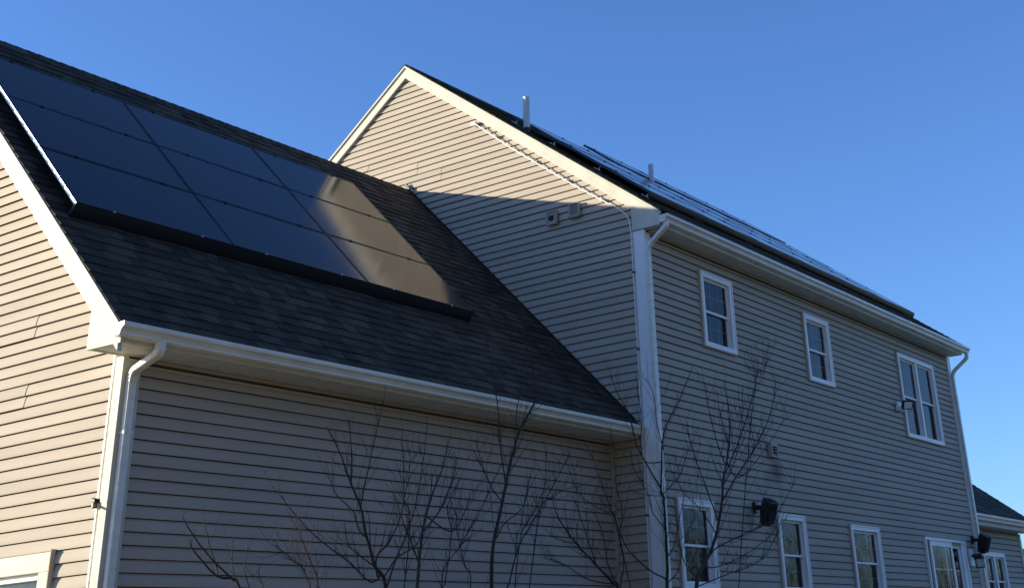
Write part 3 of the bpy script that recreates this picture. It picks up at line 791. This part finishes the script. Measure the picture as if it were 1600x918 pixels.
# dryer vent on the long wall
V = empty('dryer_vent', (3.09, -.016, 4.13), 'small taupe dryer vent with slatted mouth above a soot stain on the long wall', 'dryer vent')
x0, x1, z0, z1 = 2.985, 3.195, 4.125, 4.325
q = MB(); f = .03
for b in ((x0, x0 + f, z0, z1), (x1 - f, x1, z0, z1)): q.box(b[0], b[1], -.07, -.004, b[2], b[3])
q.box(x0 + f, x1 - f, -.07, -.004, z0, z0 + f); q.box(x0 + f, x1 - f, -.07, -.004, z1 - .055, z1); bevel(q.build('frame', 'grey', V), .006, 2)
MB().box(x0 + f, x1 - f, -.038, -.034, z0 + f, z1 - .055).build('opening', 'dark', V)
for i in range(3):
    zz = z0 + f + .012 + i * .038; MB().box(x0 + f, x1 - f, -.062, -.050, zz, zz + .007).build('slat', 'grey', V)
# white cable run
q = MB(); pts = [(-.056, 2.84, 9.02), (-.056, 2.15, 8.449), (-.056, 1.04, 7.605), (-.056, .375, 7.138), (-.056, .235, 7.02), (-.056, .186, 6.93), (-.050, .168, 6.77), (-.047, .1655, 4.5), (-.047, .1655, 1.0)]
Cb = q.tube(pts, .0075, 8).build('cable_run', 'vinyl', loc=(0, .16, 1.0), smooth=True, label='thin white cable conduit running down along the gable rake and the corner post', cat='cable')
q = MB(); q.box(-.066, -.012, 2.81, 2.90, 8.985, 9.05); bevel(q.build('junction_fitting', 'vinyl', Cb), .008, 2)
for yy, zz in ((2.45, 8.70), (1.75, 8.145), (1.2, 7.727), (.62, 7.31)):
    MB().box(-.060, -.012, yy - .012, yy + .012, zz - .02, zz + .02).build('clip', 'vinyl', Cb)
for zz in (6.2, 5.2, 4.2, 3.2, 2.2): MB().box(-.058, -.02, .152, .182, zz, zz + .02).build('clip', 'black', Cb)
# small black camera on the garage corner
K = empty('security_camera', (-7.315, .70, 2.95), 'tiny black security camera bracket clipped to the garage corner post', 'security camera')
q = MB(); q.box(-7.345, -7.305, .735, .765, 2.93, 2.985); bevel(q.build('base', 'black', K), .006)
q = MB(); q.tube([(-7.325, .745, 2.955), (-7.36, .70, 2.935), (-7.37, .665, 2.955)], .010, 6); q.build('arm', 'black', K)
q = MB(); q.hexa([(-7.41, .635, 2.950), (-7.36, .630, 2.950), (-7.35, .69, 2.965), (-7.40, .695, 2.965), (-7.41, .635, 2.985), (-7.36, .63, 2.985), (-7.35, .69, 3.0), (-7.40, .695, 3.0)]); bevel(q.build('head', 'black', K), .006)
# flood light
F = empty('flood_light', (8.14, -.03, 5.34), 'white wall box with a small tilted flood lamp beside the double window', 'flood light')
q = MB(); q.box(8.06, 8.21, -.06, -.004, 5.345, 5.505); bevel(q.build('mount_box', 'vinyl', F), .01, 2)
q = MB(); q.tube([(8.12, -.045, 5.40), (8.10, -.09, 5.37), (8.09, -.13, 5.335)], [.03, .034, .03], 10); q.build('sensor', 'vinyl', F, smooth=True)
q = MB(); q.tube([(8.17, -.045, 5.43), (8.155, -.11, 5.41), (8.13, -.17, 5.42)], .014, 8); q.build('arm', 'black', F, smooth=True)
c = Vector((8.10, -.21, 5.425)); nrm = Vector((-.50, -.75, -.40)).normalized(); ax = Vector((0, 0, 1)).cross(nrm).normalized(); ay = nrm.cross(ax)
def oriented(q, c, ax, ay, n, w, h, d0, d1):
    q.hexa([c + ax * u * w / 2 + ay * v * h / 2 + n * d0 for u, v in ((-1,-1),(1,-1),(1,1),(-1,1))] + [c + ax * u * w / 2 + ay * v * h / 2 + n * d1 for u, v in ((-1,-1),(1,-1),(1,1),(-1,1))])
q = MB(); oriented(q, c, ax, ay, nrm, .20, .15, -.03, .02); bevel(q.build('lamp_head', 'black', F), .008)
q = MB(); oriented(q, c, ax, ay, nrm, .155, .11, .0205, .024); q.build('lens', 'lens', F)
# speakers
def speaker(ax_, az_, yaw, label, s=1.0, yw=0.0):
    P = empty('speaker', (ax_, yw - .02, az_), label, 'speaker', 'black speakers on the long wall')
    c = Vector((ax_ - .04 * s, yw - .21, az_ - .08)); R_ = Matrix.Rotation(yaw, 3, 'Z') @ Matrix.Rotation(math.radians(27), 3, 'X')
    def T(x, y, z): return c + R_ @ Vector((x * s, y * s, z * s))
    q = MB(); q.box(ax_ - .045, ax_ + .045, yw - .045, yw - .004, az_ - .07, az_ + .07); bevel(q.build('wall_plate', 'black', P), .004)
    q = MB(); q.tube([(ax_, yw - .03, az_), (ax_ - .02, yw - .10, az_ - .01), T(0, .09, .02)], .032, 8); q.build('arm', 'black', P, smooth=True)
    # cabinet: wide front, narrow back
    fr = [(-.105, -.12), (.105, -.12), (.125, -.155)]
    q = MB(); pr = [(-.06, .11), (.06, .11), (.115, -.02), (.115, -.10), (.08, -.125), (-.08, -.125), (-.115, -.10), (-.115, -.02)]
    q.loft([[T(x * k, y * k2, zz) for x, y in pr] for zz, k, k2 in ((-.205, .56, .55), (-.19, .66, .7), (-.04, 1, 1), (.185, 1, 1), (.205, .9, .85))])
    bevel(q.build('cabinet', 'black', P), .006)
    q = MB(); q.loft([[T(x, y, zz) for x, y in ((-.09, -.127), (.09, -.127), (.075, -.137), (-.075, -.137))] for zz in (-.15, .15)]); q.build('grille', 'blackmetal', P)
    q = MB(); q.hexa([T(-.05, .08, -.20), T(.05, .08, -.20), T(.05, -.05, -.20), T(-.05, -.05, -.20), T(-.05, .08, -.184), T(.05, .08, -.184), T(.05, -.05, -.184), T(-.05, -.05, -.184)]); q.build('bracket', 'black', P)
speaker(2.42, 3.42, math.radians(-20), 'black outdoor speaker bracketed high on the wall between the lower left windows', .82)
speaker(10.93, 3.345, math.radians(-20), 'black outdoor speaker bracketed at the far corner above the wall lantern', .82)
# lantern
L = empty('wall_lantern', (10.67, -.02, 2.885), 'black wall lantern with clear glass on a white plate beside the patio door', 'wall lantern')
q = MB(); q.box(10.585, 10.765, -.05, -.004, 2.885, 3.178); bevel(q.build('back_plate', 'vinyl', L), .004)
q = MB(); q.tube([(10.68, -.04, 3.06), (10.67, -.08, 3.055), (10.66, -.13, 3.05)], .028, 8); q.build('arm', 'black', L, smooth=True)
N = 16; ring = lambda r, zz: [(10.63 + r * math.cos(6.2832 * i / N), -.19 + r * math.sin(6.2832 * i / N), zz) for i in range(N)]
q = MB(); q.loft([ring(.02, 3.09), ring(.055, 3.07), ring(.10, 3.01), ring(.10, 2.995)]); q.build('cap', 'black', L, smooth=True)
q = MB(); q.loft([ring(.083, 2.994), ring(.083, 2.86)], caps=False); q.build('glass', 'jar', L, smooth=True)
q = MB(); q.loft([ring(.092, 2.859), ring(.092, 2.845)]); q.build('base_ring', 'black', L)

# ================================================================== BARE TREES AND SHRUBS
TREES = {
 'A': [
  (0.032, [(-1.827,-1.5,2.258), (-1.646,-1.505,2.49), (-1.505,-1.511,2.605), (-1.346,-1.516,2.812), (-1.202,-1.522,3.108), (-1.115,-1.527,3.384), (-0.949,-1.533,3.729), (-0.888,-1.538,4.046), (-0.96,-1.543,4.448)]),
  (0.018, [(-1.066,-1.5,3.39), (-0.809,-1.542,3.706), (-0.599,-1.585,4.037), (-0.361,-1.627,4.457), (-0.373,-1.669,4.634)]),
  (0.02, [(-1.17,-1.5,3.112), (-0.884,-1.552,3.392), (-0.371,-1.603,3.81), (-0.069,-1.655,4.195), (0.046,-1.707,4.574)]),
  (0.014, [(-1.284,-1.5,2.931), (-1.636,-1.603,3.201), (-2.031,-1.706,3.497), (-2.302,-1.81,3.712)]),
  (0.014, [(-0.889,-1.5,3.738), (-1.179,-1.584,4.008), (-1.369,-1.668,4.263)]),
  (0.016, [(-1.519,-1.5,2.568), (-1.463,-1.559,2.64), (-1.18,-1.618,2.739), (-0.639,-1.677,2.887), (-0.431,-1.737,2.968), (0.173,-1.796,3.458)]),
  (0.014, [(-1.641,-1.5,2.466), (-1.243,-1.418,2.476), (-0.491,-1.335,2.613), (0.324,-1.253,2.839), (0.714,-1.17,3.005)]),
  (0.014, [(-1,-1.5,3.524), (-1.147,-1.492,3.749), (-1.249,-1.484,4.082), (-1.291,-1.476,4.357)]),
  (0.013, [(-1.113,-1.5,3.281), (-0.978,-1.603,3.547), (-0.951,-1.707,3.913), (-1.028,-1.81,4.342)]),
  (0.012, [(-0.788,-1.5,3.405), (-0.569,-1.535,3.486), (-0.144,-1.57,3.764), (0.403,-1.604,4.166)]),
  (0.012, [(-1.322,-1.5,2.782), (-1.748,-1.594,2.974), (-2.244,-1.687,3.12), (-2.621,-1.781,3.296)]),
  (0.012, [(-1.764,-1.5,2.336), (-1.871,-1.41,2.492), (-1.793,-1.319,2.717), (-1.682,-1.229,3.013)]),
  (0.014, [(-1.774,-1.5,2.276), (-1.101,-1.495,2.411), (-0.496,-1.489,2.521), (-0.044,-1.484,2.735), (0.352,-1.478,3.1)]),
  (0.012, [(-0.115,-1.5,4.508), (0.285,-1.411,4.689), (0.644,-1.323,4.95)]),
 ],
 'B': [
  (0.026, [(-1.569,-1,2.296), (-1.553,-1.005,2.589), (-1.55,-1.009,2.874), (-1.558,-1.014,3.184), (-1.606,-1.018,3.279), (-1.489,-1.023,3.863), (-1.123,-1.027,4.26), (-0.76,-1.032,4.7)]),
  (0.018, [(-1.577,-1,3.282), (-1.886,-1.01,3.54), (-2.061,-1.021,3.707), (-2.192,-1.031,3.996), (-2.384,-1.041,4.158), (-2.552,-1.052,4.368)]),
  (0.014, [(-1.53,-1,3.24), (-1.007,-0.886,3.457), (-0.649,-0.773,3.673), (-0.311,-0.659,3.897)]),
  (0.016, [(-1.559,-1,2.376), (-1.806,-0.96,2.461), (-2.154,-0.921,2.645), (-2.303,-0.881,2.908), (-2.487,-0.841,3.287), (-2.591,-0.802,3.581)]),
  (0.013, [(-1.545,-1,2.589), (-1.307,-0.961,2.734), (-1.169,-0.923,2.899), (-0.962,-0.884,3.154), (-0.802,-0.846,3.442)]),
  (0.013, [(-1.563,-1,2.345), (-1.487,-1.097,2.464), (-1.51,-1.194,2.707), (-1.333,-1.291,3.026)]),
  (0.012, [(-1.485,-1,3.71), (-1.688,-1.062,3.954), (-1.81,-1.124,4.204), (-2.044,-1.186,4.37)]),
  (0.012, [(-1.869,-1,3.543), (-1.825,-0.921,3.755), (-1.635,-0.841,4.023), (-1.573,-0.762,4.32)]),
  (0.012, [(-2.482,-1,2.888), (-2.702,-1.052,2.975), (-3.001,-1.104,3.012), (-3.341,-1.156,3.104), (-3.562,-1.208,3.287)]),
  (0.012, [(-1.535,-1,2.876), (-1.673,-0.937,3.042), (-1.653,-0.874,3.245), (-1.809,-0.81,3.504), (-1.742,-0.747,3.718)]),
 ],
 'C': [
  (0.027, [(-4.124,-0.7,2.285), (-4.108,-0.705,2.615), (-3.97,-0.709,3.024), (-3.853,-0.714,3.361), (-3.706,-0.719,3.687), (-3.456,-0.724,3.995), (-3.434,-0.728,4.101), (-3.505,-0.733,4.394), (-3.611,-0.738,4.622), (-3.683,-0.743,4.923)]),
  (0.014, [(-3.902,-0.7,3.202), (-3.891,-0.648,3.443), (-3.861,-0.595,3.661), (-3.821,-0.543,4.02), (-3.823,-0.491,4.265), (-3.877,-0.439,4.695)]),
  (0.018, [(-3.9,-0.7,2.288), (-3.594,-0.613,2.669), (-3.128,-0.526,3.033), (-2.676,-0.438,3.4), (-2.352,-0.351,3.65)]),
  (0.013, [(-3.707,-0.7,2.658), (-3.676,-0.787,2.867), (-3.537,-0.873,3.144), (-3.587,-0.96,3.497)]),
  (0.014, [(-4.812,-0.7,2.292), (-4.54,-0.649,2.605), (-4.171,-0.598,2.939), (-3.835,-0.547,3.323), (-3.669,-0.497,3.486)]),
  (0.012, [(-3.681,-0.7,3.69), (-3.642,-0.634,3.862), (-3.488,-0.567,4.077), (-3.388,-0.501,4.227)]),
  (0.012, [(-3.958,-0.7,3.026), (-4.275,-0.813,3.152), (-4.543,-0.925,3.325), (-4.744,-1.038,3.46)]),
  (0.012, [(-3.362,-0.7,3.002), (-3.308,-0.787,3.086), (-3.21,-0.874,3.172), (-3.058,-0.961,3.203)]),
  (0.01, [(-3.431,-0.7,4.002), (-3.175,-0.626,4.171), (-2.822,-0.553,4.32)]),
  (0.012, [(-4.054,-0.7,2.712), (-4.046,-0.808,2.841), (-3.91,-0.915,2.978), (-3.966,-1.023,3.19)]),
 ],
 'D': [
  (0.022, [(-5.624,-0.8,2.259), (-5.757,-0.805,2.42), (-5.861,-0.81,2.624), (-5.961,-0.815,2.869), (-6.109,-0.821,3.071), (-6.236,-0.826,3.274), (-6.396,-0.831,3.452)]),
  (0.014, [(-5.945,-0.8,2.871), (-5.929,-0.862,3.175), (-5.876,-0.924,3.563)]),
  (0.012, [(-6.059,-0.8,3.062), (-5.967,-0.697,3.314), (-5.907,-0.593,3.593)]),
  (0.018, [(-5.718,-0.8,2.344), (-5.821,-0.877,2.48), (-5.738,-0.954,2.617), (-5.68,-1.032,2.903), (-5.813,-1.109,3.395)]),
  (0.016, [(-5.717,-0.8,2.32), (-5.848,-0.827,2.307), (-6.077,-0.853,2.427), (-6.44,-0.88,2.577), (-6.711,-0.907,2.723), (-6.923,-0.933,2.864)]),
  (0.013, [(-6.365,-0.8,2.25), (-6.534,-0.909,2.375), (-6.779,-1.018,2.57), (-6.913,-1.127,2.608)]),
  (0.013, [(-6.467,-0.8,2.276), (-6.795,-0.938,2.437), (-7.075,-1.076,2.505)]),
  (0.016, [(-5.609,-0.8,2.26), (-5.458,-0.765,2.5), (-5.269,-0.73,2.762), (-5.116,-0.694,3.089), (-4.979,-0.659,3.608)]),
  (0.013, [(-5.496,-0.8,2.496), (-5.226,-0.768,2.608), (-5.049,-0.735,2.877), (-4.951,-0.703,3.208)]),
  (0.012, [(-5.347,-0.8,2.752), (-5.332,-0.722,2.967), (-5.188,-0.644,3.196), (-5.108,-0.566,3.429)]),
  (0.012, [(-5.851,-0.8,2.626), (-5.894,-0.738,2.708), (-5.888,-0.676,2.837), (-6.047,-0.614,2.983), (-6.035,-0.552,3.081)]),
  (0.012, [(-5.751,-0.8,2.421), (-5.797,-0.699,2.495), (-5.852,-0.597,2.599), (-5.811,-0.496,2.784)]),
 ],
 'F': [
  (0.022, [(-5.799,-1.3,2.222), (-5.78,-1.299,2.4), (-5.747,-1.298,2.639), (-5.659,-1.297,2.887), (-5.519,-1.296,3.123), (-5.44,-1.295,3.361)]),
  (0.014, [(-5.781,-1.3,2.4), (-5.926,-1.324,2.581), (-6.069,-1.348,2.761), (-6.174,-1.372,2.895)]),
  (0.014, [(-5.749,-1.3,2.638), (-5.424,-1.184,2.813), (-5.169,-1.068,2.993), (-4.906,-0.952,3.291)]),
  (0.013, [(-5.509,-1.3,2.226), (-5.47,-1.331,2.405), (-5.469,-1.362,2.645), (-5.548,-1.393,2.835), (-5.425,-1.425,3.065)]),
  (0.012, [(-5.396,-1.3,2.654), (-5.165,-1.243,2.821), (-5.013,-1.187,2.991)]),
  (0.013, [(-5.149,-1.3,2.23), (-5.179,-1.256,2.419), (-5.201,-1.211,2.62), (-5.183,-1.167,2.828)]),
 ],
 'E': [
  (0.016, [(-6.885,-0.5,2.265), (-7.134,-0.524,2.343), (-7.398,-0.549,2.521), (-7.431,-0.573,2.583)]),
  (0.014, [(-6.94,-0.5,2.313), (-7.215,-0.496,2.496), (-7.442,-0.491,2.712), (-7.45,-0.487,2.757)]),
  (0.012, [(-6.899,-0.5,2.278), (-6.92,-0.436,2.438), (-6.874,-0.371,2.66)]),
  (0.012, [(-7.12,-0.5,2.411), (-7.205,-0.493,2.581), (-7.259,-0.487,2.736)]),
  (0.012, [(-6.792,-0.5,2.266), (-6.911,-0.572,2.379), (-6.961,-0.643,2.546)]),
  (0.012, [(-6.659,-0.5,2.268), (-6.559,-0.345,2.362), (-6.421,-0.19,2.471)]),
 ],
 'G': [
  (0.022, [(-1.835,-0.55,2.324), (-1.932,-0.569,2.365), (-2.288,-0.589,2.546), (-2.637,-0.608,2.725), (-2.957,-0.627,2.945), (-3.094,-0.646,3.125)]),
  (0.013, [(-2.232,-0.55,2.551), (-2.193,-0.439,2.809), (-2.17,-0.327,3.075), (-2.056,-0.216,3.353)]),
  (0.013, [(-1.868,-0.55,2.361), (-2.082,-0.608,2.55), (-2.241,-0.667,2.818), (-2.504,-0.725,3.08)]),
  (0.012, [(-2.555,-0.55,2.733), (-2.953,-0.671,2.729), (-3.35,-0.791,2.755)]),
  (0.012, [(-1.903,-0.55,2.366), (-2.196,-0.438,2.407), (-2.484,-0.325,2.562), (-2.66,-0.213,2.627)]),
  (0.013, [(-1.798,-0.55,2.325), (-1.752,-0.59,2.56), (-1.876,-0.631,2.805), (-1.865,-0.671,3.058), (-2.021,-0.711,3.367), (-2.103,-0.751,3.684)]),
 ],
}
def jit(a): return Vector((random.uniform(-a, a), random.uniform(-a, a), random.uniform(-a, a)))
def smooth_path(P, sub=4):
    P = [Vector(p) for p in P]; out = []
    for i in range(len(P) - 1):
        p0 = P[max(i-1, 0)]; p1 = P[i]; p2 = P[i+1]; p3 = P[min(i+2, len(P)-1)]
        for k in range(sub):
            t = k / sub
            out.append(.5 * ((2 * p1) + (p2 - p0) * t + (2 * p0 - 5 * p1 + 4 * p2 - p3) * t * t + (3 * p1 - p0 - 3 * p2 + p3) * t ** 3) + jit(.003))
    out.append(P[-1]); return out
def twigs(mb, path, r0, r1, dens, ln, ymax, depth=0):
    """alternate fine side shoots along a stem"""
    L_ = sum((b - a).length for a, b in zip(path, path[1:])); n_ = int(L_ * dens); m = len(path)
    for k in range(n_):
        u = random.uniform(.12, 1.0); f = u * (m - 1); i = min(int(f), m - 2); p = path[i].lerp(path[i+1], f - i)
        d = (path[i+1] - path[i]).normalized()
        side = jit(1); side = (side - d * side.dot(d)).normalized()
        dr = (d * random.uniform(.55, 1.0) + side * random.uniform(.35, .8) + Vector((0, 0, .35))).normalized()
        l = ln * random.uniform(.35, 1.1) * (1.15 - .45 * u); pts = [p]; q_ = p.copy(); steps = 4
        for s_ in range(steps):
            dr = (dr + jit(.16) + Vector((0, 0, .10))).normalized(); q_ = q_ + dr * l / steps
            if q_.y > ymax: q_.y = ymax - random.uniform(0, .03)
            pts.append(q_.copy())
        rr = (r0 + (r1 - r0) * u) * .45; rr = max(.0019, min(.0034, rr * .5))
        mb.tube(pts, [rr, rr * .85, rr * .7, rr * .55, .0012], 4, caps=False)
        if depth < 1 and random.random() < .75:
            twigs(mb, pts, rr, .002, 5, ln * .5, ymax, depth + 1)
def bare_tree(key, name, label, cat, ymax, tdens=5, tln=.45, group=None):
    st = TREES[key]; r, P = st[0]; b = P[0]; base = Vector((b[0] - .06, b[1] - .03, 0))
    T_ = empty(name, base, label, cat, group)
    path = smooth_path([tuple(base), (b[0] - .05, b[1] - .02, .7 * b[2])] + P[0:])
    n_ = len(path); mb = MB(); mb.tube(path, [r * .7 * (1 - i / (n_ - 1)) ** .8 + .0025 for i in range(n_)], 8, caps=False); mb.build('trunk', 'bark', T_, smooth=True)
    tdens *= 2.6; tw = MB(); twigs(tw, path[8:], r, .004, tdens, tln, ymax)
    for (r2, Q) in st[1:]:
        q0 = Vector(Q[0])
        near = min(path, key=lambda p: (p - q0).length)
        pre = []
        if (near - q0).length > .05:                       # stem runs down to the ground or back to the trunk
            if (near - q0).length < .35: pre = [tuple(near)]
            else: pre = [(base.x + (q0.x - base.x) * .15, base.y + (q0.y - base.y) * .15, .0), (base.x + (q0.x - base.x) * .6, base.y + (q0.y - base.y) * .6, q0.z * .6)]
        pp = smooth_path(pre + Q); n_ = len(pp); mb = MB()
        mb.tube(pp, [r2 * .38 * (1 - i / (n_ - 1)) ** .8 + .002 for i in range(n_)], 6, caps=False); mb.build('branch', 'bark', T_, smooth=True)
        twigs(tw, pp[len(pp) // 5:], r2, .003, tdens, tln, ymax)
    tw.build('twigs', 'twig', T_, kind='stuff')
    return T_
bare_tree('A', 'bare_tree', 'bare young tree with the thickest trunk, in front of the lower left window', 'tree', -.12, 4.5, .5, 'bare trees by the walls')
bare_tree('B', 'bare_tree', 'slim dark bare tree standing in front of the white corner post', 'tree', -.10, 4.5, .45, 'bare trees by the walls')
bare_tree('C', 'bare_tree', 'tallest bare sapling before the garage wall, tip reaching past the gutter onto the roof', 'tree', .50, 5, .42, 'bare trees by the walls')
bare_tree('D', 'bare_shrub', 'wide bare shrub with many upright stems in the middle of the garage wall', 'shrub', .50, 5.5, .38, 'bare shrubs by the garage')
bare_tree('F', 'bare_shrub', 'small twiggy bare shrub between the wide shrub and the tallest sapling', 'shrub', .50, 7, .36, 'bare shrubs by the garage')
bare_tree('E', 'bare_shrub', 'low bare shrub with few thin stems at the left of the garage wall', 'shrub', .50, 2.0, .25, 'bare shrubs by the garage')
bare_tree('G', 'bare_shrub', 'leaning bare shrub in the inner corner where garage and house meet', 'shrub', .50, 6, .42, 'bare shrubs by the garage')

# ================================================================== FAR WOOD (mirrored in the windows; unseen left stand added to block sky light)
mb = MB(); rnd = random.Random(3)
for i in range(270):
    left = i % 5 < 2  # left stand made tall and dense to keep sky light off the garage wall
    a = rnd.uniform(-34, 6) if left else rnd.uniform(6, 120); y = rnd.uniform(-30, -19) if left else rnd.uniform(-36, -19); h = rnd.uniform(14, 20) if left else rnd.uniform(4, 9.5)
    mb.tube([(a, y, 0), (a + rnd.uniform(-.3, .3), y, h * .5), (a + rnd.uniform(-.6, .6), y, h)], [.16, .1, .03], 4, caps=False)
    for k in range(190 if left else 60):
        p = Vector((a + rnd.gauss(0, 1.3), y + rnd.gauss(0, 1.2), rnd.uniform(.03, 1.0) ** .8 * h)); d = Vector((rnd.uniform(-1, 1), rnd.uniform(-1, 1), rnd.uniform(.2, 1.2))).normalized() * rnd.uniform(.7, 1.8)
        s_ = d.cross(Vector((0, 1, .2))).normalized() * .07
        mb.add([p - s_, p + s_, p + d], [(0, 1, 2)])
mb.build('woodland', 'wood', kind='stuff', label='bare winter wood across the lawn mirrored in the windows, with a dense unseen left stand added to dim the garage wall', cat='woodland')

# neighbouring house glimpsed at the right edge
N_ = empty('neighbour_house', (24.6, 3.5, 0), 'sliver of a distant grey house beyond the extension at the right edge', 'house')
q = MB(); q.box(24.3, 34, 3.2, 11, 0, 3.80); q.build('wall', 'siding_x', N_)
q = MB(); q.hexa([(24.1, 3.0, 3.80), (34.2, 3.0, 3.80), (34.2, 11.2, 3.80), (24.1, 11.2, 3.80), (24.1, 3.0, 3.90), (34.2, 3.0, 3.90), (34.2, 7, 4.2), (24.1, 7, 4.2)]); q.build('roof', 'shingle', N_)
